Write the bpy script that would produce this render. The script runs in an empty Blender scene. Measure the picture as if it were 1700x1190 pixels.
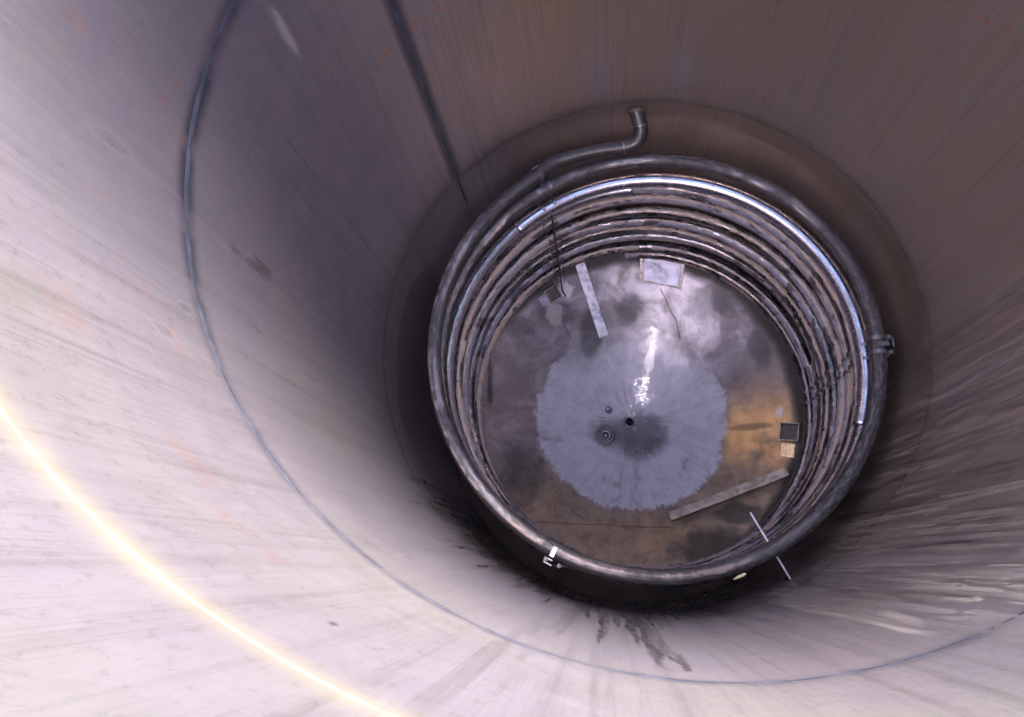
import bpy, bmesh, math, random
import numpy as np
from mathutils import Vector, Matrix
PI = math.pi; R = math.radians
sc = bpy.context.scene

# ------------------------------------------------------------------ camera
F, CX, CY, RX, RY = 1262.9, -0.190, -0.826, -0.267, -0.113
cam_d = bpy.data.cameras.new('camera'); cam = bpy.data.objects.new('camera', cam_d)
sc.collection.objects.link(cam); sc.camera = cam
cam_d.sensor_fit = 'HORIZONTAL'; cam_d.sensor_width = 36.0; cam_d.lens = F/1700*36
cam_d.clip_start = 0.02; cam_d.clip_end = 200
M_wc = Matrix.Rotation(RX, 3, 'X') @ Matrix.Rotation(RY, 3, 'Y')
cam.matrix_world = Matrix.Translation((CX, CY, 0)) @ M_wc.transposed().to_4x4()

# ------------------------------------------------------------------ sky, sun, exposure
SUN_AZ, SUN_EL = 62.0, 44.0          # direction the light comes FROM (degrees, from +x ccw)
w = bpy.data.worlds.new('World'); sc.world = w; w.use_nodes = True
nt = w.node_tree; nt.nodes.clear()
sky = nt.nodes.new('ShaderNodeTexSky'); sky.sky_type = 'NISHITA'; sky.sun_disc = False
sky.sun_elevation = R(SUN_EL); sky.sun_rotation = R(90-SUN_AZ)
sky.air_density = 1.0; sky.dust_density = 1.5; sky.ozone_density = 1.6
bg = nt.nodes.new('ShaderNodeBackground'); bg.inputs[1].default_value = 0.13
wo = nt.nodes.new('ShaderNodeOutputWorld')
nt.links.new(sky.outputs[0], bg.inputs[0]); nt.links.new(bg.outputs[0], wo.inputs[0])
sd = bpy.data.lights.new('sun', 'SUN'); so = bpy.data.objects.new('sun', sd); sc.collection.objects.link(so)
sd.energy = 3.5; sd.angle = R(32); sd.color = (1.0, 0.965, 0.94)
v = Vector((math.cos(R(SUN_AZ))*math.cos(R(SUN_EL)), math.sin(R(SUN_AZ))*math.cos(R(SUN_EL)), math.sin(R(SUN_EL))))
so.rotation_euler = v.to_track_quat('Z', 'Y').to_euler(); so.location = v*6
sc.view_settings.view_transform = 'Standard'; sc.view_settings.look = 'None'
sc.view_settings.gamma = 1; sc.view_settings.use_curve_mapping = False
sc.view_settings.exposure = 3.0
sc.render.engine = 'CYCLES'
sc.cycles.max_bounces = 14; sc.cycles.diffuse_bounces = 8; sc.cycles.glossy_bounces = 8
sc.cycles.caustics_reflective = True; sc.cycles.blur_glossy = 1.0

# ------------------------------------------------------------------ helpers
def link(o, parent=None):
    sc.collection.objects.link(o)
    if parent is not None: o.parent = parent
    return o
def mesh_obj(name, verts, faces, mat, parent=None, smooth=True):
    me = bpy.data.meshes.new(name); me.from_pydata([tuple(p) for p in verts], [], faces)
    me.polygons.foreach_set('use_smooth', [smooth]*len(me.polygons)); me.update()
    o = bpy.data.objects.new(name, me); me.materials.append(mat)
    return link(o, parent)
def bm_obj(name, bm, mat, parent=None, smooth=False, bevel=0):
    bmesh.ops.recalc_face_normals(bm, faces=bm.faces)
    me = bpy.data.meshes.new(name); bm.to_mesh(me); bm.free()
    me.polygons.foreach_set('use_smooth', [smooth]*len(me.polygons))
    o = bpy.data.objects.new(name, me); me.materials.append(mat)
    if bevel:
        b = o.modifiers.new('bevel', 'BEVEL'); b.width = bevel; b.segments = 2; b.limit_method = 'ANGLE'
    return link(o, parent)
def grid_faces(nu, nv, wrap_u=False, wrap_v=False, flip=False):
    iu = np.arange(nu if wrap_u else nu-1); iv = np.arange(nv if wrap_v else nv-1)
    a, b = np.meshgrid(iu, iv, indexing='ij'); a2 = (a+1) % nu; b2 = (b+1) % nv
    q = np.stack([a*nv+b, a2*nv+b, a2*nv+b2, a*nv+b2], -1).reshape(-1, 4)
    return q[:, ::-1] if flip else q
def fast_mesh(name, V, Fq, mat, parent=None, attrs=None, uv=None):
    me = bpy.data.meshes.new(name); n = len(V); m = len(Fq)
    me.vertices.add(n); me.vertices.foreach_set('co', np.ascontiguousarray(V, dtype=np.float32).ravel())
    me.loops.add(m*4); me.loops.foreach_set('vertex_index', np.ascontiguousarray(Fq, dtype=np.int32).ravel())
    me.polygons.add(m); me.polygons.foreach_set('loop_start', np.arange(0, m*4, 4, dtype=np.int32))
    me.polygons.foreach_set('loop_total', np.full(m, 4, dtype=np.int32))
    me.update(calc_edges=True); me.validate()
    me.polygons.foreach_set('use_smooth', [True]*m)
    for k, arr in (attrs or {}).items():
        c = np.ones((n, 4), np.float32); c[:, :3] = arr
        at = me.color_attributes.new(k, 'FLOAT_COLOR', 'POINT'); at.data.foreach_set('color', c.ravel())
    o = bpy.data.objects.new(name, me); me.materials.append(mat)
    return link(o, parent)
def empty(name, loc=(0, 0, 0)):
    o = bpy.data.objects.new(name, None); o.location = loc; o.empty_display_size = 0.1
    return link(o)
def tag(o, label, cat=None, group=None, kind=None):
    o['label'] = label
    if cat: o['category'] = cat
    if group: o['group'] = group
    if kind: o['kind'] = kind
    return o
rng = np.random.default_rng(7)
def vnoise(x, y, seed, wrapx=0):
    """smooth value noise, lattice step 1; x wraps every wrapx cells when given"""
    r = np.random.default_rng(seed); N = 512
    T = r.random((N, N)).astype(np.float32)
    xi = np.floor(x).astype(int); yi = np.floor(y).astype(int); fx = x-xi; fy = y-yi
    fx = fx*fx*(3-2*fx); fy = fy*fy*(3-2*fy)
    wx = wrapx if wrapx else N
    a0 = (xi % wx) % N; a1 = ((xi+1) % wx) % N; b0 = yi % N; b1 = (yi+1) % N
    return (T[a0, b0]*(1-fx)+T[a1, b0]*fx)*(1-fy)+(T[a0, b1]*(1-fx)+T[a1, b1]*fx)*fy
def fbm(x, y, seed, wrapx=0, oct=4):
    s = 0; a = 1; t = 0
    for k in range(oct):
        s = s+a*vnoise(x*2**k, y*2**k, seed+k, wrapx*2**k); t += a; a *= 0.55
    return s/t
def sst(a, b, x):   # also works with a > b
    t = np.clip((x-a)/(b-a), 0, 1); return t*t*(3-2*t)

# ------------------------------------------------------------------ materials
class NT:
    def __init__(s, name):
        s.m = bpy.data.materials.new(name); s.m.use_nodes = True; s.t = s.m.node_tree; s.t.nodes.clear()
        s.out = s.n('ShaderNodeOutputMaterial'); s.b = s.n('ShaderNodeBsdfPrincipled')
        s.l(s.b.outputs[0], s.out.inputs[0])
    def n(s, k): return s.t.nodes.new(k)
    def l(s, a, b): s.t.links.new(a, b)
    def put(s, sock, v):
        if hasattr(v, 'is_output') or isinstance(v, bpy.types.NodeSocket): s.l(v, sock)
        elif isinstance(v, (tuple, list)): sock.default_value = (*v, 1) if len(v) == 3 and sock.type == 'RGBA' else v
        else: sock.default_value = v
    def mix(s, fac, a, b, mode='MIX'):
        n = s.n('ShaderNodeMix'); n.data_type = 'RGBA'; n.blend_type = mode
        s.put(n.inputs[0], fac); s.put(n.inputs[6], a); s.put(n.inputs[7], b); return n.outputs[2]
    def math(s, op, a, b=0.0, c=None, clamp=False):
        n = s.n('ShaderNodeMath'); n.operation = op; n.use_clamp = clamp
        s.put(n.inputs[0], a); s.put(n.inputs[1], b)
        if c is not None: s.put(n.inputs[2], c)
        return n.outputs[0]
    def rng(s, v, a, b, c=0.0, d=1.0):
        n = s.n('ShaderNodeMapRange'); n.interpolation_type = 'SMOOTHSTEP'
        s.put(n.inputs[0], v); n.inputs[1].default_value = a; n.inputs[2].default_value = b
        n.inputs[3].default_value = c; n.inputs[4].default_value = d; return n.outputs[0]
    def obj(s): return s.n('ShaderNodeTexCoord').outputs['Object']
    def uv(s): return s.n('ShaderNodeTexCoord').outputs['UV']
    def map(s, v, scale=(1, 1, 1), loc=(0, 0, 0)):
        n = s.n('ShaderNodeMapping'); s.l(v, n.inputs[0]); n.inputs['Scale'].default_value = scale
        n.inputs['Location'].default_value = loc; return n.outputs[0]
    def noise(s, v, scale, detail=4, rough=0.6, dist=0.0):
        n = s.n('ShaderNodeTexNoise'); s.l(v, n.inputs[0]); n.inputs['Scale'].default_value = scale
        n.inputs['Detail'].default_value = detail; n.inputs['Roughness'].default_value = rough
        n.inputs['Distortion'].default_value = dist; return n.outputs[0]
    def attr(s, name):
        n = s.n('ShaderNodeAttribute'); n.attribute_name = name
        x = s.n('ShaderNodeSeparateColor'); s.l(n.outputs[0], x.inputs[0]); return x.outputs
    def bump(s, h, strength=0.3, dist=0.01, prev=None):
        n = s.n('ShaderNodeBump'); s.put(n.inputs['Height'], h); n.inputs['Strength'].default_value = strength
        n.inputs['Distance'].default_value = dist
        if prev is not None: s.l(prev, n.inputs['Normal'])
        s.l(n.outputs[0], s.b.inputs['Normal']); return n.outputs[0]
    def set(s, **k):
        for a, b in k.items(): s.put(s.b.inputs[a.replace('_', ' ')], b)
        return s.m

def mat_wall():
    t = NT('weathered_steel_wall'); o = t.obj()
    a1 = t.attr('m1'); a2 = t.attr('m2'); dark, pale, orange = a1[0], a1[1], a1[2]; tint, grime, blue = a2[0], a2[1], a2[2]
    streak = t.noise(t.map(o, (26, 26, 0.55)), 1.0, 6, 0.62)
    fine = t.noise(t.map(o, (120, 120, 2.2)), 1.0, 4, 0.6)
    big = t.noise(o, 1.7, 4, 0.6, 0.6)
    mott = t.noise(o, 9, 6, 0.65, 0.4)
    grain = t.noise(o, 220, 3, 0.7)
    c = t.mix(t.rng(big, .35, .65), (0.455, 0.395, 0.445), (0.45, 0.405, 0.385))
    c = t.mix(t.math('MULTIPLY', t.rng(mott, .42, .72), .6), c, (0.455, 0.39, 0.41))
    c = t.mix(t.math('MULTIPLY', t.rng(streak, .50, .72), .38), c, (0.19, 0.165, 0.155))
    c = t.mix(t.math('MULTIPLY', t.rng(streak, .28, .44, 1, 0), .3), c, (0.60, 0.55, 0.56))
    c = t.mix(t.math('MULTIPLY', t.rng(fine, .5, .75), .22), c, (0.22, 0.19, 0.18))
    scr = t.noise(t.map(o, (330, 330, 3.5)), 1.0, 3, .5)
    c = t.mix(t.math('MULTIPLY', t.rng(scr, .6, .72), .3), c, (0.2, 0.18, 0.18))
    c = t.mix(t.math('MULTIPLY', t.rng(grain, .5, .8), .16), c, (0.2, 0.18, 0.18))
    pit = t.noise(t.map(o, (1, 1, .55)), 70, 8, .75, .5)
    c = t.mix(t.math('MULTIPLY', t.rng(pit, .52, .66), .28), c, (0.17, 0.145, 0.145))
    c = t.mix(t.math('MULTIPLY', t.rng(pit, .34, .46, 1, 0), .10), c, (0.66, 0.61, 0.62))
    c = t.mix(grime, c, (0.44, 0.335, 0.25))
    c = t.mix(t.math('MULTIPLY', blue, t.rng(mott, .3, .7, .5, 1)), c, (0.335, 0.29, 0.355))
    c = t.mix(t.math('MULTIPLY', t.attr('m3')[0], .75), c, (0.86, 0.73, 0.45))
    c = t.mix(tint, c, (0.065, 0.07, 0.10))
    c = t.mix(pale, c, (0.53, 0.455, 0.39))
    c = t.mix(dark, c, (0.055, 0.042, 0.042))
    c = t.mix(orange, c, (0.62, 0.24, 0.13))
    t.bump(t.math('ADD', t.math('ADD', t.math('MULTIPLY', pale, .7), t.math('MULTIPLY', streak, .35)), t.math('MULTIPLY', fine, .25)), .35, .006)
    ro = t.rng(mott, .2, .8, .35, .42); ro = t.math('ADD', ro, t.math('MULTIPLY', pale, .15))
    ro = t.math('SUBTRACT', ro, t.math('MULTIPLY', dark, .12))
    me = t.math('SUBTRACT', 0.82, t.math('MULTIPLY', t.math('ADD', dark, pale, None, True), .45))
    return t.set(Base_Color=c, Roughness=ro, Metallic=me)
def mat_floor():
    t = NT('stained_steel_floor'); o = t.obj()
    a1 = t.attr('m1'); a2 = t.attr('m2'); disc, warm_glow, dark = a1[0], a1[1], a1[2]; white, tan, smooth = a2[0], a2[1], a2[2]
    big = t.noise(o, 3.2, 6, 0.65, 0.8); mid = t.noise(o, 14, 6, 0.65, 0.3); fine = t.noise(o, 90, 4, 0.6)
    c = t.mix(t.rng(big, .36, .62), (0.34, 0.32, 0.395), (0.20, 0.175, 0.20))
    c = t.mix(t.math('MULTIPLY', t.rng(mid, .48, .7), .5), c, (0.13, 0.105, 0.10))
    c = t.mix(tan, c, t.mix(t.rng(mid, .35, .7), (0.38, 0.29, 0.215), (0.20, 0.155, 0.125)))
    c = t.mix(warm_glow, c, t.mix(t.rng(mid, .35, .65), (0.98, 0.60, 0.27), (0.80, 0.45, 0.20)))
    dc = t.mix(t.rng(mid, .35, .7), (0.68, 0.65, 0.77), (0.54, 0.51, 0.62))
    c = t.mix(disc, c, dc)
    c = t.mix(t.math('MULTIPLY', t.rng(fine, .55, .75), .2), c, (0.12, 0.10, 0.10))
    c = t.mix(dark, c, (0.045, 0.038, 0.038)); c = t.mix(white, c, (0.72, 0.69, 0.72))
    t.bump(t.math('ADD', t.math('MULTIPLY', mid, .5), t.math('ADD', t.math('MULTIPLY', fine, .2), t.math('MULTIPLY', disc, .4))), .22, .008)
    ro = t.rng(big, .3, .7, .32, .46); ro = t.math('ADD', ro, t.math('MULTIPLY', disc, .12)); ro = t.math('ADD', ro, t.math('MULTIPLY', dark, .15)); ro = t.math('SUBTRACT', ro, t.math('MULTIPLY', smooth, .2))
    glint = t.math('MULTIPLY', t.rng(smooth, .45, 1.0), t.rng(t.noise(o, 34, 8, .72, 1.2), .46, .66))
    c = t.mix(glint, c, (0.86, 0.85, 0.92)); ro = t.math('MULTIPLY', ro, t.rng(glint, 0, 1, 1, .35))  # sky reflection near the drain painted pale, and made smoother
    return t.set(Base_Color=c, Roughness=ro, Metallic=t.math('MAXIMUM', glint, t.math('SUBTRACT', .38, t.math('MULTIPLY', t.math('MAXIMUM', disc, dark), .25))))
def mat_pipe():
    t = NT('scaled_pipe_steel'); u = t.uv(); a = t.attr('m1'); crust, blue, gap = a[0], a[1], a[2]
    lon = t.noise(t.map(u, (5, 60, 1)), 1.0, 5, .6); br = t.noise(t.map(u, (28, 90, 1)), 1.0, 5, .65); fn = t.noise(t.map(u, (160, 300, 1)), 1, 3, .6)
    c = t.mix(t.rng(lon, .38, .62), (0.29, 0.26, 0.27), (0.16, 0.14, 0.145))
    c = t.mix(t.math('MULTIPLY', t.rng(br, .52, .66), .6), c, (0.06, 0.052, 0.055))
    cc = t.mix(t.rng(br, .4, .65), (0.56, 0.43, 0.375), (0.42, 0.32, 0.28))
    c = t.mix(blue, c, t.mix(t.rng(br, .35, .65), (0.46, 0.43, 0.54), (0.28, 0.26, 0.33)))
    c = t.mix(crust, c, cc)
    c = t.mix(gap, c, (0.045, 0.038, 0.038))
    dl = t.attr('m2')[1]; c = t.mix(dl, c, t.mix(t.rng(br, .45, .62), (0.09, 0.082, 0.088), (0.24, 0.225, 0.24)))
    cr = t.math('MAXIMUM', crust, t.math('MULTIPLY', blue, .8))
    t.bump(t.math('ADD', t.math('MULTIPLY', cr, .8), t.math('ADD', t.math('MULTIPLY', br, .3), t.math('MULTIPLY', fn, .05))), .4, .004)
    top = t.attr('m2')[0]; ro = t.math('ADD', t.math('ADD', t.math('MULTIPLY', t.math('ADD', top, dl), .22), t.rng(br, .35, .65, .20, .40)), t.math('MULTIPLY', cr, .3))
    return t.set(Base_Color=c, Roughness=ro, Metallic=t.math('SUBTRACT', .9, t.math('MULTIPLY', cr, .8)))
def mat_metal(name, col, rough=.35, metal=.85, col2=None, scale=40, st=.3):
    t = NT(name); o = t.obj(); n = t.noise(o, scale, 5, .65, .3); n2 = t.noise(o, scale*5, 3, .6)
    c2 = col2 or tuple(x*.45 for x in col)
    c = t.mix(t.rng(n, .42, .7), col, c2); t.bump(t.math('ADD', n, t.math('MULTIPLY', n2, .4)), st, .003)
    return t.set(Base_Color=c, Roughness=t.rng(n, .3, .7, rough-.06, rough+.14), Metallic=metal)
M_wall = mat_wall(); M_floor = mat_floor(); M_pipe = mat_pipe()
M_black = mat_metal('dark_outlet_pipe', (0.055, 0.05, 0.055), .36, .35, (0.10, 0.085, 0.08), 50)
M_clean = mat_metal('clean_pipe_steel', (0.50, 0.47, 0.53), .24, .95, (0.34, 0.31, 0.35), 14, .06)
M_strap = mat_metal('strap_steel', (0.21, 0.19, 0.20), .34, .8, (0.15, 0.13, 0.135), 60)
M_white = mat_metal('pale_flat_bar_steel', (0.84, 0.83, 0.92), .45, .1, (0.62, 0.6, 0.68), 60)
M_bar = mat_metal('bright_flat_bar', (0.58, 0.58, 0.70), .42, .6, (0.36, 0.36, 0.45), 30)
M_warm = mat_metal('warm_lit_pad', (1.0, 0.78, 0.45), .26, .85, (0.8, 0.5, 0.25), 25)  # yellow-orange base colour stands for the warm light on the pad
M_tan = mat_metal('dull_angle_steel', (0.60, 0.53, 0.48), .42, .4, (0.28, 0.235, 0.20), 14)
M_weld_blue = mat_metal('heat_tinted_weld', (0.055, 0.055, 0.08), .7, .4, (0.10, 0.10, 0.13), 12, .2)
M_weld_blue.node_tree.nodes['Principled BSDF'].inputs['Specular IOR Level'].default_value = .05
M_weld_gold = mat_metal('straw_glare_weld', (0.50, 0.44, 0.32), .5, .75, (0.44, 0.38, 0.28), 60, .3)  # the bead's yellow glare is put into its base colour
M_weld_dull = mat_metal('dull_weld', (0.13, 0.115, 0.105), .6, .3, (0.20, 0.18, 0.165), 20, .5)
M_hole = mat_metal('dark_bore', (0.015, 0.014, 0.015), .5, .4)
M_chip = mat_metal('straw_chip', (0.75, 0.66, 0.38), .35, .3, (0.6, 0.5, 0.3))
M_bright = mat_metal('bright_pad_steel', (0.30, 0.30, 0.40), .40, .55, (0.2, 0.2, 0.27), 9, .1)

# ------------------------------------------------------------------ the tank
RIM = -0.14
def floorz(r): return -4.5+0.44*np.power(r, 1.3)
tank = tag(empty('steel_tank', (0, 0, 0)), 'deep round steel tank with stained walls and a dished floor under the pipe coil', 'tank')

# wall: inner skin with its masks
NA, NZ = 1500, 700
az = np.linspace(-180, 180, NA, endpoint=False); zz = np.linspace(RIM, -4.10, NZ)
A, Z = np.meshgrid(az, zz, indexing='ij')
def ad(a, b): return (a-b+180) % 360-180
def wn(fa, fz, seed, oct=4): # fa cells round the tank, fz cells per metre
    return fbm((A+180)/360*fa, (Z+10)*fz, seed, fa, oct)
n_fine = wn(420, 5, 11); n_mid = wn(120, 2.2, 21); n_bl = wn(60, 9, 31); n_w = wn(40, 2, 41)
B_F = fbm((A+180)/360*600, (Z+10)*18, 100, 600, 5)-.5; D_F = fbm((A+180)/360*700, (Z+10)*60, 900, 700, 3)
def blot(a, z, ha, hz, seed, wob=1.7, slant=0.0, edge=.55):
    x = ad(A, a+slant*(Z-z))/ha; y = (Z-z)/hz
    d = np.sqrt(x*x+y*y)+np.roll(B_F, (seed*37) % NA, 0)*wob*1.4
    return 1-sst(1-edge, 1+edge, d)
dark = np.zeros_like(A); pale = np.zeros_like(A); orange = np.zeros_like(A)
tint = np.zeros_like(A); grime = np.zeros_like(A); blue = np.zeros_like(A)
# elongated dark blotches on the left wall
QT = []
for i, (a, z, ha, hz, s) in enumerate([(-172.4, -1.07, .75, .05, .75), (-172.1, -1.24, .5, .035, .6), (-172.2, -1.60, .75, .09, .85), (-173.2, -1.68, .8, .05, .9),
        (-158.3, -1.24, .6, .028, .7), (-162.4, -1.58, .5, .04, .6), (-153, -1.12, .9, .03, .65), (-176, -1.45, .3, .06, .4), (176, -1.35, .4, .04, .4),
        (-117.8, -.81, .35, .012, .9), (-131, -.98, .5, .015, .4), (-135, -1.06, 1.0, .018, .5), (-141, -1.4, 1.2, .04, .4), (-126, -1.6, .5, .03, .5),
        (-108, -1.15, .3, .02, .6), (-160, -1.9, .4, .06, .45), (-165, -1.12, .3, .02, .5), (-150, -1.7, .5, .03, .4), (-144, -1.2, .6, .012, .45)]):
    dark = np.maximum(dark, 1.0*s*blot(a, z, ha, hz, 100+i)); QT.append((a, z, ha, hz, s))
for i in range(140):      # specks
    a = rng.uniform(-190, -90); z = rng.uniform(-2.2, -.5); ia = int(((a+180) % 360)/360*NA); iz = int((RIM-z)/(RIM+4.10)*(NZ-1))
    ii = np.arange(ia-6, ia+7) % NA; jj = np.arange(max(0, iz-12), iz+13); ha, hz = rng.uniform(.1, .3), rng.uniform(.004, .016)
    d_ = np.sqrt((ad(az[ii], a)[:, None]/ha)**2+((zz[jj]-z)[None]/hz)**2); sub = np.ix_(ii, jj)
    dark[sub] = np.maximum(dark[sub], rng.uniform(.15, .6)*(1-sst(.6, 1.3, d_)))
# long thin dark runs
def run(a, z0, z1, wd, s, seed, drift=0.0, fade=.3):
    r = np.random.default_rng(seed)
    i0 = max(0, int((RIM-z0)/(RIM+4.10)*(NZ-1))-2); i1 = min(NZ, int((RIM-z1)/(RIM+4.10)*(NZ-1))+2)
    Zs = zz[i0:i1]; t = (z0-Zs)/(z0-z1)
    c = a+drift*t+(vnoise(Zs*6+50, np.full_like(Zs, seed % 97), seed)-.5)*wd*1.6
    ww = wd*(.45+.9*vnoise(Zs*14+80, np.full_like(Zs, 3.0), seed+1))
    e = np.clip(np.minimum(t/fade, (1-t)/fade), 0, 1)
    return i0, i1, s*e[None]*(1-sst(.55, 1.15, np.abs(ad(az[:, None], c[None]))/ww[None]))
def add_run(dst, *a, **k):
    i0, i1, m = run(*a, **k); dst[:, i0:i1] = np.maximum(dst[:, i0:i1], m)
for i, (a, z, ha, hz, s) in enumerate(QT):
    for k in range(3):
        add_run(dark, a+(k-1)*ha*.45, z-hz*.3, z-hz*(2.2+1.6*k), ha*.3, .45*s, 4000+i*5+k, fade=.3)
for i, (a, z0, z1, wd, s, dr) in enumerate([(165.6, -1.3, -3.0, .22, .55, 0), (164.4, -1.6, -3.1, .14, .5, .8), (170.5, -1.4, -3.0, .2, .5, 0), (169, -1.9, -3.0, .12, .4, 0),
        (175, -1.7, -3, .15, .35, 0), (178, -1.5, -2.8, .12, .3, 0), (152, -1.4, -2.7, .2, .3, 0), (159, -1.3, -2.9, .15, .35, 0), (-178, -1.9, -2.9, .15, .35, 0), (173, -2.1, -2.95, .3, .35, 0)]):
    add_run(dark, a, z0, z1, wd, s, 500+i, drift=dr)
for i in range(230):
    a = rng.uniform(95, 200); z0 = rng.uniform(-2.4, -1.0); z1 = z0-rng.uniform(.3, 1.6)
    add_run(dark, a, z0, max(z1, -3.05), rng.uniform(.05, .16), rng.uniform(.08, .3), 600+i)
for i in range(520):      # faint vertical runs all over the upper and right wall
    a = rng.uniform(-60, 125); z0 = rng.uniform(-2.9, -1.2); z1 = z0-rng.uniform(.3, 1.2)
    add_run(dark, a, z0, z1, rng.uniform(.05, .25), rng.uniform(.06, .24), 1200+i)
# dark run-offs over the lower edge, above the coil foot
for i in range(330):
    a = rng.uniform(-150, -58); z1 = -4.0; z0 = rng.choice([rng.uniform(-3.0, -2.5), rng.uniform(-3.3, -2.85), rng.uniform(-3.3, -2.95)])
    add_run(dark, a, z0+(.35 if i % 5 == 0 else 0), z1, rng.uniform(.15, .6), rng.uniform(.6, 1), 2000+i, fade=.1)
for i, (a, z0, z1, wd, s) in enumerate([(-94.6, -1.36, -3.0, .8, .8), (-96.3, -1.75, -3.1, .55, .8), (-101.1, -1.62, -2.6, .5, .8), (-106, -1.55, -2.5, .3, .5), (-108.7, -1.45, -1.75, .9, .45),
        (-92.6, -1.4, -1.7, .6, .8), (-84, -2.1, -3.2, .3, .5), (-93.0, -1.55, -2.2, .5, .6), (-107, -1.7, -2.4, .5, .4)]):
    pass
DR = dark*0
for i, (a, z0, z1, wd, s) in enumerate([(-94.6, -1.36, -3.0, 1.1, .9), (-96.3, -1.75, -3.1, .7, .9), (-101.1, -1.62, -2.8, .6, .9), (-106, -1.55, -2.7, .4, .6), (-108.7, -1.45, -1.75, 1.0, .5),
        (-92.6, -1.4, -1.7, .9, .85), (-84, -2.1, -3.2, .35, .6), (-93.0, -1.55, -2.4, .6, .7), (-107, -1.7, -2.6, .5, .5), (-89, -2.3, -3.2, .4, .6), (-98.5, -2.2, -3.2, .5, .7)]):
    for k in range(3): add_run(DR, a+(k-1)*wd*.45, z0-.10*k, z1, wd*.8, s*(1-.1*k), 2300+i*7+k, fade=.1)
dark *= np.clip(.55+.9*n_bl, 0, 1)
dark = np.maximum(dark, DR*np.clip(.4+1.2*B_F+.6, 0, 1))
# dried runs on the right wall: pale crust contours and brown flats between them
zone = sst(-72, -56, A)*(1-sst(-22, -6, A))*(1-sst(-1.35, -.95, Z))
zone = np.where(A < -72, 0, zone)
for k, (fa, fz, lv, s) in enumerate([(110, .9, .50, .9), (150, 1.3, .58, .8), (170, 1.1, .46, .8)]):
    m = fbm((A+180)/360*fa, (Z+10)*fz, 700+10*k, fa, 4)
    pale = np.maximum(pale, s*zone*sst(.42, .6, wn(46, .8, 780+k))*(1-sst(.004, .018, np.abs(m-lv))))
for i in range(120):
    a = rng.uniform(-70, -8); z0 = rng.uniform(-2.6, -1.2); z1 = z0-rng.uniform(.3, 1.5)
    add_run(pale, a, z0, z1, rng.uniform(.1, .9), rng.uniform(.12, .5), 2600+i, drift=rng.uniform(-1, 1))
for i in range(230):
    a = rng.uniform(-85, -2); z0 = rng.uniform(-2.8, -1.1); z1 = z0-rng.uniform(.3, 1.6)
    add_run(dark, a, z0, z1, rng.uniform(.08, .8), rng.uniform(.12, .55), 2800+i, drift=rng.uniform(-.8, .8))
add_run(dark, -50.8, -1.6, -2.5, .45, .9, 3001); add_run(dark, -45.5, -1.75, -2.3, .25, .7, 3002); add_run(pale, -57, -1.2, -2.9, .5, .6, 3003); add_run(pale, -61, -1.0, -2.0, .4, .5, 3004)
dark = np.maximum(dark, .35*zone*sst(.5, .6, fbm((A+180)/360*90, (Z+10)*1.3, 801, 90, 5))*sst(.3, .6, n_mid))
gate = sst(.40, .56, wn(26, .9, 841)); Zw = (1-sst(-1.5, -1.1, Z))
for k, (fa, fz, lv, dst, s) in enumerate([(120, 1.5, .57, 'p', .42), (170, 1.2, .60, 'p', .5), (100, 1.0, .585, 'd', .55), (210, 1.6, .61, 'd', .7), (260, 1.1, .62, 'd', .6)]):
    m = fbm((A+180)/360*fa+2.2*(n_bl-.5)*0, (Z+10)*fz, 850+9*k, fa, 6)
    z2 = sst(-86 if dst == 'd' else -70, -60, A)*(1-sst(-14, 4, A))*Zw
    f = z2*gate*sst(lv, lv+.012, m)
    if dst == 'p':
        pale = np.maximum(pale, s*f); pale = np.maximum(pale, .85*z2*gate*(1-sst(.004, .013, np.abs(m-lv))))
    else: dark = np.maximum(dark, s*f)
grime = np.maximum(grime, .75*zone*sst(.40, .62, wn(70, .7, 790)))
# overall grime: brownish towards the right and above the coil
grime = np.maximum(grime, .85*sst(-72, -42, A)*(1-sst(100, 140, A))*sst(.0, .65, n_mid*.5+n_w*.6)*sst(-.9, -1.7, Z))
grime = np.maximum(grime, .06*sst(-2.72, -2.80, Z+.05*(n_fine-.5)*sst(90,100,A))*np.clip(.45+.8*n_mid, 0, 1))
shade_patch = sst(150, 157, A)+(1-sst(-166, -150, A)); top = np.where(A > 0, -2.93-.12*(1-sst(150, 163, A)), -2.93)
dark = np.maximum(dark, .62*np.clip(shade_patch, 0, 1)*(1-sst(-.012, .0, Z-top+.03*(n_mid-.5))))  # shade low on the left wall, behind the coil, painted dark
blue = np.clip(sst(135, 158, A)+(1-sst(-172, -150, A)), 0, 1)*(.72+.28*sst(.3, .6, n_w))*(1-.8*sst(-.95, -.68, Z))*(1-.6*sst(-2.2, -2.8, Z)); blue = np.maximum(blue, .55*(1-sst(-110, -70, A))*(.6+.4*sst(.35, .6, n_w))*(1-sst(-1.7, -1.15, Z)))
# heat-tinted bands beside the welds
grime *= 1-.9*sst(-152, -140, A)*(1-sst(-62, -40, A))
dark = np.maximum(dark, .78*sst(-165, -135, A)*(1-sst(-66, -46, A))*(1-sst(-.03, .03, Z+3.0+1.9*(wn(230, .35, 797)-.5))))
wob = .012*(n_w-.5)
tint = np.maximum(tint, (.36+.40*np.clip(np.maximum(sst(120, 150, A), 1-sst(-175, -150, A)), 0, 1))*(1-sst(.004, .048, np.abs(Z+1.301+wob*1.5)))*(.6+.55*sst(.35, .6, n_mid)))
tint = np.maximum(tint, .42*(1-sst(.006, .028, np.abs(Z+2.745+wob)))*sst(.2, .6, n_mid+.2))
tint = np.maximum(tint, .88*(1-sst(.6, 2.3, np.abs(ad(A, 136.3+.6*(n_w-.5)))))*(Z < -1.30)*(1-.65*sst(-2.7, -2.8, Z))*(.75+.25*n_mid))
tint = np.maximum(tint, .3*(1-sst(.0, 2.6, np.abs(ad(A, 136.3))))*(Z < -1.30))
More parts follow.
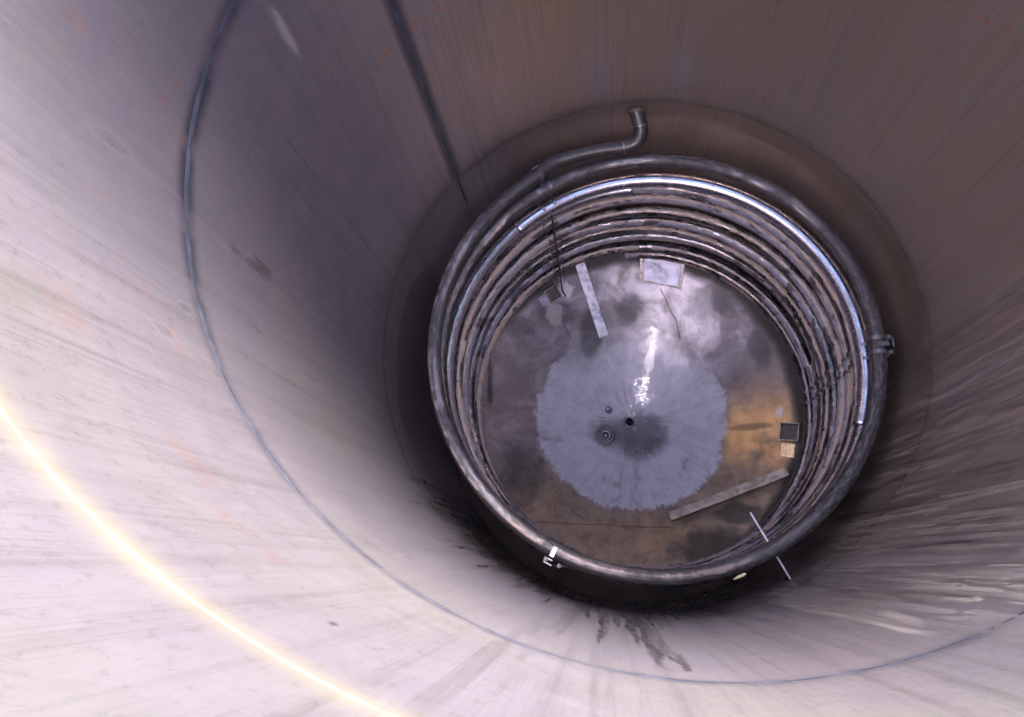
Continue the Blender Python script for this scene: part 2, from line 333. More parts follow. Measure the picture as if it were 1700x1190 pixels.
# crayon marks: orange dashes round the wall
def dash(a, z, la, hz, s, seed, sl=0.):
    x = ad(A, a); y = Z-z-sl*x
    m = (1-sst(.75, 1, np.abs(x)/la))*(1-sst(.5, 1, np.abs(y)/hz))
    return s*m*sst(.3, .5, np.roll(D_F, (seed*41) % NA, 0))
for i, (a, z, la, s) in enumerate([(141, -1.87, 2.0, .85), (144.6, -1.87, .9, .6), (133.2, -1.87, 2.4, .9), (128.8, -1.875, 1.0, .8), (126, -1.88, 1.2, .7), (144, -1.775, 1.0, .45), (121, -1.88, 1, .4),
        (43, -1.89, 2.6, .35), (37, -1.83, 2, .5), (33, -1.80, 1.8, .6), (28, -1.77, 2.0, .5), (24, -1.77, 2, .4), (34, -1.9, 3, .3)]):
    orange = np.maximum(orange, dash(a, z, la, .008, s, 900+i))
for i, (a, z, la, hz, s) in enumerate([(178, -1.20, .5, .012, .6), (174.5, -1.22, .5, .012, .5), (180, -1.27, .35, .01, .35), (-169, -1.23, .4, .01, .4), (-165.5, -1.02, .4, .02, .4),
        (-157, -1.10, 1.2, .006, .35), (-153, -1.15, 2.5, .006, .4), (-160, -1.05, 1, .006, .35), (170, -1.0, 1.0, .03, .15), (-162, -.72, 1.5, .05, .15), (179, -.95, 1, .03, .2), (-150, -.85, 3, .05, .12), (-136, -.95, 3, .04, .14), (-128, -.9, 4, .03, .14)]):
    orange = np.maximum(orange, dash(a, z, la, hz, s, 940+i))
# a pale scrape high on the left
pale = np.maximum(pale, .45*blot(155.4, -1.50, .8, .09, 960, .8))
cosA = np.cos(np.radians(A)); sinA = np.sin(np.radians(A))
rad = 1.0-.0015*pale+.0012*(n_mid-.5)
V = np.stack([rad*cosA, rad*sinA, Z], -1).reshape(-1, 3)
st = lambda *x: np.clip(np.stack([q.reshape(-1) for q in x], -1), 0, 1)
wall = fast_mesh('tank_wall', V, grid_faces(NA, NZ, wrap_u=True, flip=True), M_wall, tank, {'m1': st(dark, pale, orange), 'm2': st(tint, grime, blue), 'm3': st(.62*np.exp(-((Z+.617)/.024)**2)*(.35+.8*n_mid)+.16*np.exp(-((Z+.617)/.05)**2), Z*0, Z*0)})  # m3: yellow glare along the top weld, painted onto the wall

def ring(name, prof, mat, parent, n=360, wob=0.0, seed=1):
    """closed profile (r, z) swept round the tank axis"""
    vs = []; r = random.Random(seed); k = len(prof); ph = [r.uniform(0, 6) for _ in range(4)]
    for i in range(n):
        a = 2*PI*i/n
        for (pr, pz) in prof:
            d = wob*(math.sin(a*7+ph[0])+math.sin(a*23+ph[1])*.6+math.sin(a*61+ph[2])*.5)
            vs.append((pr*math.cos(a), pr*math.sin(a), pz+d))
    fs = [(i*k+j, i*k+(j+1) % k, ((i+1) % n)*k+(j+1) % k, ((i+1) % n)*k+j) for i in range(n) for j in range(k)]
    return mesh_obj(name, vs, fs, mat, parent)
def bead(z, h, p): return [(1.004, z-h*1.3), (1.0016, z-h*1.3), (1.0002, z-h), (1-p*.6, z-h*.6), (1-p, z), (1-p*.6, z+h*.6), (1.0002, z+h), (1.0016, z+h*1.3), (1.004, z+h*1.3)]
ring('outer_shell', [(1.004, RIM), (1.012, RIM), (1.012, -4.16), (1.004, -4.16)], M_wall, tank)
ring('rim_flange', [(0.998, RIM+.03), (1.07, RIM+.03), (1.07, RIM+.001), (0.998, RIM+.001)], M_clean, tank)
g1 = ring('girth_weld', bead(-1.301, .009, .0005), M_weld_blue, tank, 720, .0008, 1); g1['label'] = 'dark blue heat-tinted weld line round the middle of the wall'
g2 = ring('girth_weld', bead(-2.745, .0045, .0008), M_weld_dull, tank, 720, .0012, 2); g2['label'] = 'faint dull weld line round the wall just above the coil'
g3 = ring('girth_weld', bead(-.617, .006, .0003), M_weld_gold, tank, 720, .0003, 3); g3['label'] = 'bright straw-yellow weld line near the top of the wall'
# vertical seam
vs = []; n = 120
for i in range(n):
    z = -1.31-(2.95-1.31)*i/(n-1); c0 = 136.3+.03*math.sin(i*.9)+.03*math.sin(i*.31)
    for da, p in ((-.50, -.0012), (-.25, .0006), (0, .0014), (.25, .0006), (.50, -.0012)):
        a = R(c0+da); vs.append(((1-p)*math.cos(a), (1-p)*math.sin(a), z))
vw = mesh_obj('vertical_weld', vs, [(i*5+j, i*5+j+1, (i+1)*5+j+1, (i+1)*5+j) for i in range(n-1) for j in range(4)], M_weld_blue, tank)

# floor: a shallow dish with its stains
NT_, NR = 1080, 330
ta = np.linspace(-180, 180, NT_, endpoint=False); rr = np.linspace(0.022, 1.004, NR)
TA, RR = np.meshgrid(ta, rr, indexing='ij'); X = RR*np.cos(np.radians(TA)); Y = RR*np.sin(np.radians(TA))
def fn(s, seed, o=5): return fbm(X*s+40, Y*s+40, seed, 0, o)
def radial(fa, fr, seed, o=4): return fbm((TA+180)/360*fa, RR*fr+5, seed, fa, o)
f1 = fn(6, 51); f2 = fn(22, 61); f3 = fn(3, 71)
redge = .53+.022*(radial(36, 1, 81)-.5)*2+.022*(fn(16, 86)-.5)*2+.008*(radial(420, 6, 87)-.5)*2+.02*(fn(60, 88)-.5)*2
dir_ = np.clip(.62-.55*np.sin(np.radians(TA-65)), 0, 1)
disc = (1-sst(-.012, .012, RR-redge))*(1-.35*sst(.55, .75, f2)*sst(.40, .52, RR))
upper = sst(20, 45, TA)*(1-sst(125, 150, TA))          # towards the top the edge fades into haze
disc *= 1-upper*sst(.34, .5, RR+.1*(f2-.5))*.75
disc *= 1-.16*sst(.45, .8, radial(260, 1.5, 91))*sst(.05, .3, RR)
ringgap = np.exp(-((RR-.40-.09*(radial(22, 1, 95)-.5))/.018)**2)*sst(.5, .62, radial(14, 2, 97))
disc *= 1-.75*ringgap*(Y < .1)
branch = 0
for (a0, r0, r1, wd, sd_) in [(-85, .25, .53, .018, 5), (-103, .3, .5, .01, 6), (-165, .36, .52, .02, 8)]:
    c = a0+14*(vnoise(RR*9, RR*0+2, sd_)-.5); branch = np.maximum(branch, (1-sst(.6, 1.1, np.abs(np.radians(TA-c))*RR/wd))*sst(r0-.03, r0+.03, RR)*(1-sst(r1, r1+.03, RR)))
disc *= 1-.4*branch*sst(.3, .55, f2)
# brown hub round the drain
hub_d = np.sqrt((X-.06)**2+(Y+.08)**2)+.07*(f2-.5)+.05*(radial(90, 3, 99)-.5)
hub_d = np.minimum(hub_d, .06+np.sqrt(((X+.10)*.8)**2+((Y+.07)*1.3)**2)+.09*(f2-.5)+.05*(radial(90, 3, 99)-.5)); hub = 1-sst(.10, .20, hub_d); disc *= 1-.8*hub
dark2 = .4*hub*sst(.3, .6, f2+.1)
dark2 = np.maximum(dark2, .4*(1-sst(.0, .10, np.abs(RR-.16)))*sst(.5, .8, radial(170, 2, 103))*(1-sst(.22, .3, RR)))
dark2 = np.maximum(dark2, .45*(1-sst(.05, .09, np.sqrt((X+.143)**2+(Y+.084)**2)+.03*(f2-.5))))
for (x, y, sx, sy, s) in [(-.79, .16, .02, .14, .75), (-.62, .52, .1, .08, .55), (-.42, .6, .16, .06, .45), (-.2, .50, .07, .2, .6), (-.28, .78, .16, .08, .4), (.0, .62, .1, .1, .4), (-.62, -.35, .16, .2, .5), (.35, -.72, .2, .1, .75), (.55, -.55, .14, .06, .65), (-.4, .74, .06, .05, .8), (.62, -.085, .12, .02, .5), (.5, .62, .2, .12, .35), (.72, .36, .06, .2, .4)]:  # stains; the blobs below the angle bar paint its shade
    d = np.sqrt(((X-x)/sx)**2+((Y-y)/sy)**2)+1.1*(f1-.5)+.7*(f2-.5); dark2 = np.maximum(dark2, s*(1-sst(.55, 1.15, d)))
dark2 = np.maximum(dark2, sst(.83, .89, RR+.05*(f1-.5)))  # shade between coil and wall painted as a dark floor rim
# warm reflected light painted in orange towards the right-hand foot
warm_glow = 1.25*sst(.50, .58, RR)*(1-sst(.78, .9, RR))*np.exp(-(ad(TA, -10)/14)**2)*sst(.2, .55, f1+.12)
warm_glow = np.maximum(warm_glow, .8*np.exp(-((X-.60)/.13)**2-((Y+.07)/.10)**2)*(1-disc))
warm_glow = np.maximum(warm_glow, .15*sst(.5, .6, RR)*sst(-130, -80, TA)*(1-sst(-50, -20, TA))*sst(.45, .7, f1))
tan_ = np.clip(sst(.45, .6, RR)*np.clip(sst(-170, -140, TA)*(1-sst(-5, 30, TA)), 0, 1), 0, 1)*.85  # lower floor browner: the wall's dull reflection put into the colour
white = np.zeros_like(X)
def wblob(x, y, sx, sy, s, rot=0, k=1.4):
    c, q = math.cos(rot), math.sin(rot); u = (X-x)*c+(Y-y)*q; v_ = -(X-x)*q+(Y-y)*c
    d = np.sqrt((u/sx)**2+(v_/sy)**2)+k*(f2-.5)+k*.6*(fn(70, 120, 3)-.5); return s*(1-sst(.45, 1.2, d))
for b in [(-.36, .72, .05, .06, .8), (-.42, .60, .05, .07, .4, .3), (.79, -.02, .018, .035, .8), (.03, -.04, .02, .02, .3)]:
    white = np.maximum(white, wblob(*b))
white = np.maximum(white, .10*sst(.4, .8, fn(5, 131))*sst(.3, .5, RR)*sst(20, 60, TA)*(1-sst(120, 150, TA))*(1-sst(.55, .75, RR)))
smooth = np.clip(wblob(.07, .15, .075, .10, 1, -.2, 1.9)*(.55+.9*(radial(240, 3, 141)-.3))+.0*upper+.55*wblob(.13, .36, .03, .17, 1, -.2, 1.8), 0, 1)  # mask of the painted sky glint near the drain
white = np.maximum(white, .5*wblob(.075, .17, .07, .10, 1, -.2, 2.2)+.35*wblob(.12, .36, .025, .15, 1, -.2, 2.4))  # white splashes painted where the floor mirrors the sky
# thin scratch lines
for (x0, y0, x1, y1) in [(.19, .72, .28, .55), (.28, .55, .30, .44), (-.42, .62, -.33, .46), (-.9, -.58, .2, -.62)]:
    L = math.hypot(x1-x0, y1-y0); u = ((X-x0)*(x1-x0)+(Y-y0)*(y1-y0))/L; v_ = (-(X-x0)*(y1-y0)+(Y-y0)*(x1-x0))/L
    dark2 = np.maximum(dark2, .6*(1-sst(.0015, .005, np.abs(v_+.03*(f1-.5))))*(u > 0)*(u < L))
zf = floorz(RR)+.0022*disc*(1-hub)+.004*(f3-.5)
rs = radial(520, 2.5, 151, 3); dark2 = np.maximum(dark2, 0.11*disc*sst(.5, .8, rs)); white = np.maximum(white, .08*disc*sst(.45, .15, rs)*sst(.3, .6, f1))
V = np.stack([X, Y, zf], -1).reshape(-1, 3)
floor = fast_mesh('tank_floor', V, grid_faces(NT_, NR, wrap_u=True, flip=False), M_floor, tank, {'m1': st(disc, warm_glow, dark2), 'm2': st(white, tan_, smooth)})

def at(az_, r_, z_, cx=0., cy=0.): return Vector((cx+r_*math.cos(R(az_)), cy+r_*math.sin(R(az_)), z_))
def tube(name, pts, rad_, mat, parent=None, nv=20, caps=True, radf=None):
    pts = [Vector(p) for p in pts]; n = len(pts); vs = []; N = None; L = 0; uvs = []
    for i, p in enumerate(pts):
        t = (pts[min(i+1, n-1)]-pts[max(i-1, 0)]).normalized()
        if N is None: N = t.cross(Vector((0, 0, 1)) if abs(t.z) < .9 else Vector((1, 0, 0))).normalized()
        else: N = (N-t*N.dot(t)).normalized()
        B = t.cross(N); r_ = radf(i/(n-1)) if radf else rad_
        for j in range(nv):
            a = 2*PI*j/nv; vs.append(p+N*math.cos(a)*r_+B*math.sin(a)*r_)
    fs = [(i*nv+j, i*nv+(j+1) % nv, (i+1)*nv+(j+1) % nv, (i+1)*nv+j) for i in range(n-1) for j in range(nv)]
    if caps: fs += [tuple(range(nv))[::-1], tuple((n-1)*nv+j for j in range(nv))]
    return mesh_obj(name, vs, fs, mat, parent)
def smooth_path(P, n=12):
    P = [Vector(p) for p in P]; out = []
    for i in range(len(P)-1):
        p0 = P[max(i-1, 0)]; p1 = P[i]; p2 = P[i+1]; p3 = P[min(i+2, len(P)-1)]
        for k in range(n):
            t = k/n; out.append(.5*((2*p1)+(p2-p0)*t+(2*p0-5*p1+4*p2-p3)*t*t+(3*p1-p0-3*p2+p3)*t**3))
    out.append(P[-1]); return out
def box(bm, c, s, rot=None):
    m = Matrix.Translation(c) @ (rot.to_4x4() if rot is not None else Matrix()) @ Matrix.Diagonal((*s, 1))
    bmesh.ops.create_cube(bm, size=1, matrix=m)
def frame_floor(x, y, yaw):
    r_ = math.hypot(x, y); s = .44*1.3*r_**.3; rd = Vector((x/r_, y/r_, s)).normalized()
    n_ = Vector((-x/r_*s, -y/r_*s, 1)).normalized(); u = Vector((math.cos(yaw), math.sin(yaw), 0)); u = (u-n_*u.dot(n_)).normalized(); v_ = n_.cross(u)
    return Matrix((u, v_, n_)).transposed(), Vector((x, y, float(floorz(r_)))), n_

# drain outlet in the middle of the floor
bm = bmesh.new()
def lathe(bm, prof, c, n=40, closed=False):
    rows = [[bm.verts.new((c[0]+r_*math.cos(2*PI*i/n), c[1]+r_*math.sin(2*PI*i/n), c[2]+z_)) for i in range(n)] for r_, z_ in prof]
    for a, b in zip(rows[:-1], rows[1:]):
        for i in range(n): bm.faces.new((a[i], a[(i+1) % n], b[(i+1) % n], b[i]))
    return rows
lathe(bm, [(.034, .0005), (.032, .007), (.025, .008), (.0215, .004), (.0205, -.10)], (0, 0, -4.4985)); dr = bm_obj('drain_outlet', bm, M_strap, tank, True)
bm = bmesh.new(); rws = lathe(bm, [(.0206, -.10), (.001, -.10)], (0, 0, -4.4985)); bm_obj('drain_bore', bm, M_hole, dr, True)
# raised round boss beside the drain
c_ = frame_floor(-.143, -.084, 0)[1]; bm = bmesh.new(); lathe(bm, [(.052, -.01), (.051, .006), (.045, .012), (.037, .012), (.034, .004), (.018, .003), (.015, .009), (.001, .010)], c_); bm_obj('round_boss', bm, M_strap, tank, True)
c_ = frame_floor(-.121, .069, 0)[1]; bm = bmesh.new(); lathe(bm, [(.024, -.008), (.022, .008), (.014, .011), (.010, .004), (.001, .004)], c_); bm_obj('weld_stub', bm, M_strap, tank, True)
# bright square pad with a raised edge, by the coil at the top
Q = [Vector((x, y, float(floorz(math.hypot(x, y)))+.006)) for x, y in ((.082, .90), (.080, .764), (.312, .706), (.335, .84))]
def plate(name, Q, th, mat, parent, bevel=.002):
    n_ = (Q[1]-Q[0]).cross(Q[2]-Q[0]).normalized()
    if n_.z < 0: n_ = -n_
    bm = bmesh.new(); a = [bm.verts.new(p) for p in Q]; b = [bm.verts.new(p+n_*th) for p in Q]
    bm.faces.new(a[::-1]); bm.faces.new(b)
    for i in range(len(Q)): bm.faces.new((a[i], a[(i+1) % len(Q)], b[(i+1) % len(Q)], b[i]))
    return bm_obj(name, bm, mat, parent, False, bevel)
pad = plate('floor_pad', Q, .005, M_strap, tank); pad['label'] = 'bright rectangular pad plate on the floor'
cq = sum(Q, Vector())/4; nq = (Q[1]-Q[0]).cross(Q[2]-Q[0]).normalized(); nq = nq if nq.z > 0 else -nq
plate('pad_face', [cq+(p-cq)*.84+nq*.0055 for p in Q], .003, M_bright, pad)
# small faint strip at lower left of the floor
def strip(name, p0, p1, wd, th, mat, parent=None, lift=.001, n=10, tilt=0):
    p0 = Vector(p0); p1 = Vector(p1); d = (p1-p0).normalized(); s = Vector((-d.y, d.x)); bm = bmesh.new(); prev = None
    for i in range(n+1):
        c = p0.lerp(p1, i/n); row = []
        for sx, up in ((-1, 0), (-1, th), (1, th+tilt), (1, tilt)):
            q = c+s*wd/2*sx; z_ = float(floorz(q.length)); row.append(bm.verts.new((q.x, q.y, z_+lift+up)))
        if prev:
            for j in range(4): bm.faces.new((prev[j], prev[(j+1) % 4], row[(j+1) % 4], row[j]))
        else: bm.faces.new(row)
        prev = row
    bm.faces.new(prev[::-1]); return bm_obj(name, bm, mat, parent, False, .0015)
strip('weld_scar', (-.356, -.535), (-.275, -.575), .012, .002, M_strap, tank, .003)
# loose bars on the floor
fb = strip('flat_bar', (-.262, .860), (-.135, .478), .058, .006, M_bar, None, .004); tag(fb, 'pale straight flat bar on the upper part of the tank floor, pointing at the drain', 'metal bar')
ab = tag(empty('angle_bar', (.47, -.45, float(floorz(.65)))), 'dull tan angle bar across the lower right of the floor, shadowed below', 'metal bar')
mi = Vector((.47, -.45, float(floorz(.65))))
a0 = strip('top_flange', (.178, -.566), (.775, -.350), .042, .006, M_tan, None, .075, 14); a0.parent = ab; a0.matrix_parent_inverse = Matrix.Translation(-mi)
a1 = strip('side_flange', (.190, -.584), (.780, -.371), .006, .07, M_tan, None, .003, 14); a1.parent = ab; a1.matrix_parent_inverse = Matrix.Translation(-mi)

# ------------------------------------------------------------------ heating coil
OX, OY, RC, PR = .030, -.016, .852, .0290
coil = tag(empty('heating_coil', (OX, OY, -4.05)), 'round steel pipe coil of stacked scaled turns standing inside the tank', 'pipe coil')
def under(o):     # keep world position under the coil's empty
    o.parent = coil; o.matrix_parent_inverse = Matrix.Translation((-OX, -OY, 4.05)); return o
TURNS = 9.93; PITCH = .1065; NS = 9000; NV = 30
def helix(t):     # t in turns, from the outlet side down; az 118 + 360 t
    t = np.asarray(t, float); a = 118+360*t
    fr = np.clip((t-.02)/.9, 0, 1)
    r_ = RC+.006*np.sin(np.radians(a)*1+t*1.7)+.005*(vnoise(t*5+9, t*0+4, 210)-.5)*2+.006*(vnoise(np.floor(t+.3)*3.1, t*0+2, 212)-.5)*2
    r_ = r_+.052*(1-sst(-.05, .32, t))+.016*sst(.55, .8, t)*(1-sst(1.05, 1.3, t))-.010*sst(1.45, 1.65, t)*(1-sst(2.05, 2.2, t))
    z_ = -2.905-.068*np.minimum(t, 1)-PITCH*np.maximum(t-1, 0)+.006*(vnoise(t*4+3, t*0+7, 211)-.5)*2
    return a, r_, z_
t = np.linspace(0, TURNS, NS); ha, hr, hz = helix(t)
C0 = np.stack([OX+hr*np.cos(np.radians(ha)), OY+hr*np.sin(np.radians(ha)), hz], -1)
Er = np.stack([np.cos(np.radians(ha)), np.sin(np.radians(ha)), 0*ha], -1)
ph = np.linspace(0, 2*PI, NV, endpoint=False)
S = t*2*PI*RC                                    # arc length
SS, PH = np.meshgrid(S, ph, indexing='ij'); TT = SS/(2*PI*RC)
ang = np.degrees(PH)                             # 0 = outward, 90 = up, 180 = inward
k_ = np.round(TT-.2)
# crust lies in ragged bands along the upper, inner side; each turn its own amount
e1 = fbm(SS*13, ang/360*4+10, 221, 0, 5); e2 = fbm(SS*2.2, ang/360*2+30, 231, 0, 3); e3 = fbm(SS*40, ang/360*14+30, 241, 0, 3)
amount = fbm(SS*.55, ang*0+3, 251, 0, 3)
azs = (118+360*TT) % 360
left = np.clip(np.cos(np.radians(azs-170)), 0, 1)
right = np.clip(np.cos(np.radians(azs-20)), 0, 1)
bandc = 116+44*(e2-.5); bw = 5+19*sst(.3, .75, amount)
crust = (1-sst(.85, 1.1, np.abs(ang-bandc)/bw+2.2*(e1-.5)+1.3*(e3-.5)))
lvl = np.clip((TT-1.3)/1.0, 0, 1)*(.75+.25*(np.sin(k_*2.3)))
crust = crust*np.clip(lvl*(sst(.3, .5, amount+.15*right))+1.0*np.clip(np.cos(np.radians(azs-200))*1.6, 0, 1)*(TT < 1.4)*sst(.36, .5, e2+.15*(e1-.5)), 0, 1)
crust = np.maximum(crust, (TT < 1.05)*sst(250, 330, azs)*sst(.52, .6, e1)*(1-sst(22, 45, np.abs(ang-95)))*.0)
c3c = 62+34*sst(215, 250, azs)+26*(e2-.5)
crust3 = (1-sst(.8, 1.1, np.abs(ang-c3c)/(7+12*sst(215, 260, azs)*sst(.35, .6, amount+.1))+2.6*(e1-.5)+1.5*(e3-.5)))*(TT < .56)*sst(125, 150, azs)*(1-sst(285, 300, azs))
crust2 = (1-sst(.8, 1.05, np.abs(ang-(158+30*(fbm(SS*1.7, ang*0+40, 291, 0, 3)-.5)))/(3+9*sst(.4, .7, fbm(SS*.7, ang*0+44, 292, 0, 2)))+2.0*(e1-.5)+1.5*(e3-.5)))*sst(.45, .55, fbm(SS*1.3, ang*0+48, 293, 0, 3))*np.clip(TT-1.1, 0, 1)
crust = sst(.35, .65, np.maximum(np.maximum(crust*(1-(TT < .56)*sst(120, 140, azs)*.9), crust3), .8*crust2))
dull = np.maximum((TT < 1.1)*sst(258, 295, azs)*(.6+.4*sst(.35, .6, e2)), (TT < 1.2)*.85*sst(.42, .56, .5*e1+.5*fbm(SS*5, ang/360*3+7, 299, 0, 3)))
blu = (1-sst(.8, 1.15, np.abs(ang-155)/(34)+1.5*(e1-.5)))*sst(.45, .6, fbm(SS*.8, ang*0+8, 261, 0, 2)+.1*left)*np.clip(TT-1.6, 0, 1)
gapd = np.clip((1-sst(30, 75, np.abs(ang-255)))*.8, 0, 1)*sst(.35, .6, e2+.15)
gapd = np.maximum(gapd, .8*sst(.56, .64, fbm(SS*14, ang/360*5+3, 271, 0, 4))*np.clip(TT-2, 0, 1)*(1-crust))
rp = PR*(1+.0*SS)+.0028*crust+.0022*blu*(1-crust)+.0016*(e3-.5)*np.clip(TT-1.2, 0, 1)+.0025*(fbm(SS*30, ang/360*8, 281, 0, 3)-.5)*np.clip(TT-2, 0, 1)
P = C0[:, None]+rp[..., None]*(np.cos(PH)[..., None]*Er[:, None]+np.sin(PH)[..., None]*np.array([0, 0, 1.]))
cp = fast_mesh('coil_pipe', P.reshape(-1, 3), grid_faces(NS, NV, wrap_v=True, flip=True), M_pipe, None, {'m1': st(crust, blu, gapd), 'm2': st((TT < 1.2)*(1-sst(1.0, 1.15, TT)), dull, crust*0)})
uvl = cp.data.uv_layers.new(name='UVMap')
li = np.empty(len(cp.data.loops), np.int32); cp.data.loops.foreach_get('vertex_index', li)
U = np.stack([SS.reshape(-1), (PR*np.where(PH > PI*1.5, PH-2*PI, PH)).reshape(-1)], -1)[li]
# close the v seam on the outward underside
uvl.data.foreach_set('uv', U.astype(np.float32).ravel()); under(cp)
def hp(tt, dr=0., dz=0.):
    a, r_, z_ = helix(tt); return Vector((OX+(r_+dr)*math.cos(R(a)), OY+(r_+dr)*math.sin(R(a)), float(z_)+dz))
# dark outlet pipe running from the top turn to the wall
ow = [hp(.003), hp(-.02, -.012, .004)]
path = smooth_path([hp(.03), hp(.006), (-.345, .832, -2.904), (-.245, .862, -2.903), (-.135, .880, -2.902), (-.037, .886, -2.898), (.010, .899, -2.886), (.028, .935, -2.862), (.018, .975, -2.835), (.008, 1.006, -2.815)], 10)
op = under(tube('outlet_pipe', path, PR*1.07, M_black, None, 24))
# weld rings on the outlet elbow
def band_on(P0, d, r_, wd, mat, name, parent=None, nv=28, th=.0015):
    d = d.normalized(); return tube(name, [P0-d*wd/2, P0+d*wd/2], r_+th, mat, parent, nv)
for i0 in (49, 74):
    b = under(band_on(path[i0], path[i0+1]-path[i0-1], PR*1.07, .004, M_clean, 'elbow_weld'))
for b_ in ((.008, .999, -2.808),):
    fl = under(tube('wall_collar', [Vector((.009, .990, -2.815)), Vector((.008, 1.003, -2.81))], .034, M_weld_dull, None, 28))
# clean sleeves: one heavy section on the third turn, a short sleeve on the fourth
def sleeve(t0, t1, dr, mat, name, n=60, extra=.005, dz=0):
    return under(tube(name, [hp(t0+(t1-t0)*i/n, dr, dz) for i in range(n+1)], PR+extra, mat, None, 28))
def az_t(a, k): return (a-118)/360+k
sl1 = sleeve(az_t(-20, 2), az_t(131, 2), -.006, M_clean, 'bright_sleeve', 160, .004)
sl2 = sleeve(az_t(92, 3), az_t(122, 3), -.006, M_clean, 'short_sleeve', 50, .004)
# three supports: upright bar outside the coil, straps round every turn, a foot on the floor
def strap(k, a, wd=.013, top=False):
    tt = az_t(a, k)
    c = hp(tt); aa = R(a); er = Vector((math.cos(aa), math.sin(aa), 0)); et = Vector((-math.sin(aa), math.cos(aa), 0)); up = Vector((0, 0, 1))
    bm = bmesh.new(); n = 26; rows = []
    ro, ri = PR+.0075, PR+.0035
    prof = []
    for j in range(n+1):
        g = R(-35+ (395-0-0-70-0)*j/n - 0) if False else R(35+290*j/n)
        prof.append((g, None))
    for j, (g, _) in enumerate(prof):
        d = er*math.cos(g)+up*math.sin(g); row = []
        for rr_, s in ((ri, -1), (ro, -1), (ro, 1), (ri, 1)): row.append(bm.verts.new(c+d*rr_+et*wd/2*s))
        rows.append(row)
    for j in range(n):
        for q in range(4): bm.faces.new((rows[j][q], rows[j][(q+1) % 4], rows[j+1][(q+1) % 4], rows[j+1][q]))
    bm.faces.new(rows[0]); bm.faces.new(rows[-1][::-1])
    for g in (35, 325):    # ears reaching the bar
        d = er*math.cos(R(g))+up*math.sin(R(g)); rot = Matrix((er, et, up)).transposed()
        box(bm, c+d*(PR+.0055)+er*.006, (.022, wd, .004), rot)
    return under(bm_obj('strap', bm, M_strap, None, False, .0006))
for (a, foot) in ((119, 1), (0.5, 2), (-117.5, 0)):
    aa = R(a); er = Vector((math.cos(aa), math.sin(aa), 0)); et = Vector((-math.sin(aa), math.cos(aa), 0)); up = Vector((0, 0, 1)); rot = Matrix((er, et, up)).transposed()
    a_ = a % 360; k0 = 0 if a_ >= 118 else 1
    bm = bmesh.new(); rb = RC+PR+.016+(.03 if foot == 1 else .004); zt = -2.868 if foot != 2 else -2.90
    zb = float(floorz(.93))
    c = Vector((OX, OY, 0))+er*rb
    box(bm, c+up*((zt+zb)/2), (.006, .034, zt-zb), rot)
    under(bm_obj('support_bar', bm, M_strap, None, False, .001))
    for k in range(0, 11):
        for da in (-1.9, 1.9):
            tt = az_t(a_+da, k)
            if tt < .012 or tt > TURNS-.01: continue
            if foot == 0 and k <= 1: continue
            strap(k, a_+da, .015 if k < 2 else .014)
    tie = [c*0+Vector((OX, OY, 0))+er*(RC-PR-.016)+et*.004+up*z_ for z_ in (-3.10, -3.5, -3.9, -4.06)]
    tie += [tie[-1]+Vector((0, 0, -.02))-er*.012, tie[-1]+Vector((0, 0, -.015))-er*.04]
    if foot == 1: under(tube('tie_rod', smooth_path(tie, 6), .0045, M_black, None, 10))
    # top tab
    tk = az_t(a_, 0) if az_t(a_, 0) > .01 else az_t(a_, 1)
    bm = bmesh.new(); pc = hp(tk, PR+.02, .01)
    box(bm, hp(tk, .008, PR+.0065), (PR*1.4, .018, .004), rot); box(bm, hp(tk, PR+.010, .006), (.004, .019, .036), rot)
    under(bm_obj('top_tab', bm, M_bar if foot == 0 else M_strap, None, False, .001))
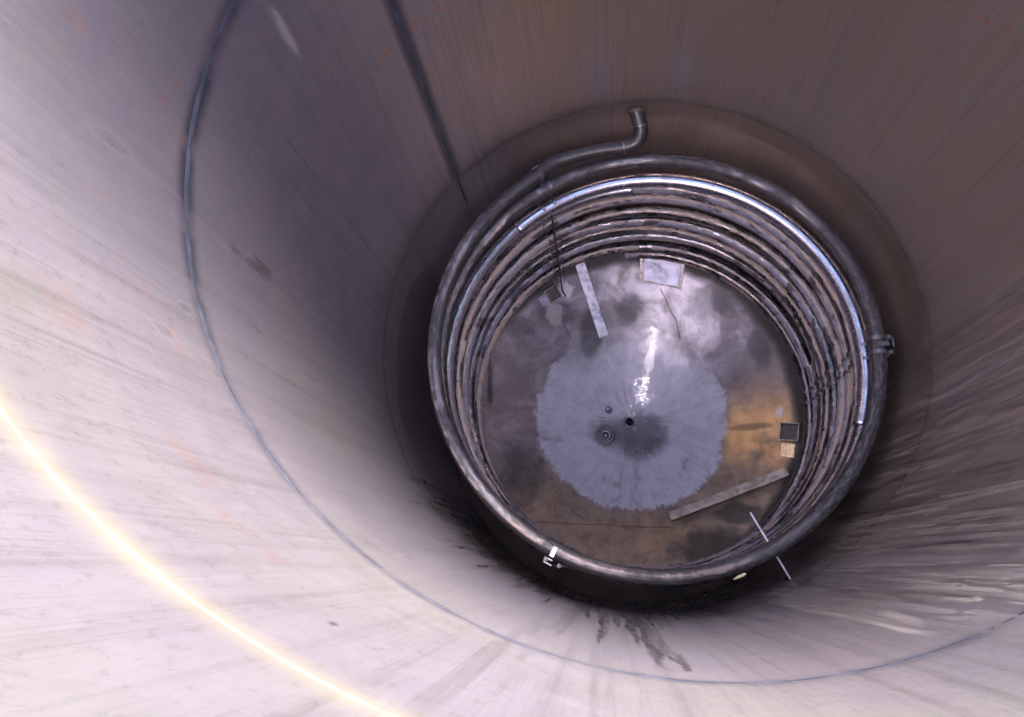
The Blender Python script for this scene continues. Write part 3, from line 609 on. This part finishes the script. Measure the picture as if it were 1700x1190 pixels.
def foot(a, r_, size, mat, label):
    x, y = r_*math.cos(R(a)), r_*math.sin(R(a)); rot, p, n_ = frame_floor(x, y, R(a))
    e = tag(bpy.data.objects.new('support_foot', None), label); link(e); e.location = (0, 0, 0); under(e)
    del e['label']; e['label'] = label
    bm = bmesh.new(); s = size
    for dx, dy, sx, sy in ((-s/2, 0, .007, s), (0, -s/2, s-.007, .007), (0, s/2, s-.007, .007), (s/2, 0, .007, s)):
        box(bm, p+rot@Vector((dx, dy, .026)), (sx, sy, .05), rot)
    return bm, rot, p, e
for (a, r_, s, lab, pm) in ((-9.7, .845, .095, 'open square steel foot beside a bright pad on the right', M_tan), (121.5, .825, .075, 'small dull foot at the upper left with pale deposits', M_strap)):
    x, y = r_*math.cos(R(a)), r_*math.sin(R(a)); rot, p, n_ = frame_floor(x, y, R(a))
    bm = bmesh.new()
    for dx, dy, sx, sy in ((-s/2, 0, .007, s), (0, -s/2+.001, s-.008, .007), (0, s/2-.001, s-.008, .007), (s/2, 0, .007, s)):
        box(bm, p+rot@Vector((dx, dy, .022)), (sx, sy, .044), rot)
    f_ = under(bm_obj('support_foot', bm, pm, None, False, .001)); f_['label'] = lab
    bm = bmesh.new(); box(bm, p+rot@Vector((0, 0, .004)), (s-.012, s-.012, .006), rot); b_ = bm_obj('foot_base', bm, M_weld_dull, f_)
    bm = bmesh.new(); box(bm, p+rot@Vector((-.01, -s*.98 if pm is M_tan else s*.7, .004)), (s*.75, s*.8, .006), rot); b_ = bm_obj('foot_pad', bm, M_warm if pm is M_tan else M_bright, f_, False, .001)

# ------------------------------------------------------------------ loose small things
rod = under(tube('thin_rod', [(.373, -.629, -3.0), (.509, -.897, -2.992)], .0038, M_white, None, 10)); rod.parent = None; rod.matrix_parent_inverse = Matrix()
tag(rod, 'thin pale rod poking out under the lower right rim of the coil', 'rod')
bm = bmesh.new(); bmesh.ops.create_icosphere(bm, subdivisions=3, radius=1)
for v_ in bm.verts: v_.co = Vector((v_.co.x*.026*(1-.3*v_.co.x), v_.co.y*.0065, v_.co.z*.003+.004*v_.co.x**2))
rotc = Matrix.Rotation(R(24), 4, 'Z'); bmesh.ops.transform(bm, matrix=Matrix.Translation((.315, -.8575, -2.955)) @ rotc, verts=bm.verts)
ch = bm_obj('metal_chip', bm, M_chip, None, True); tag(ch, 'small straw-yellow sliver clinging to the outside of the coil at the bottom', 'metal chip')
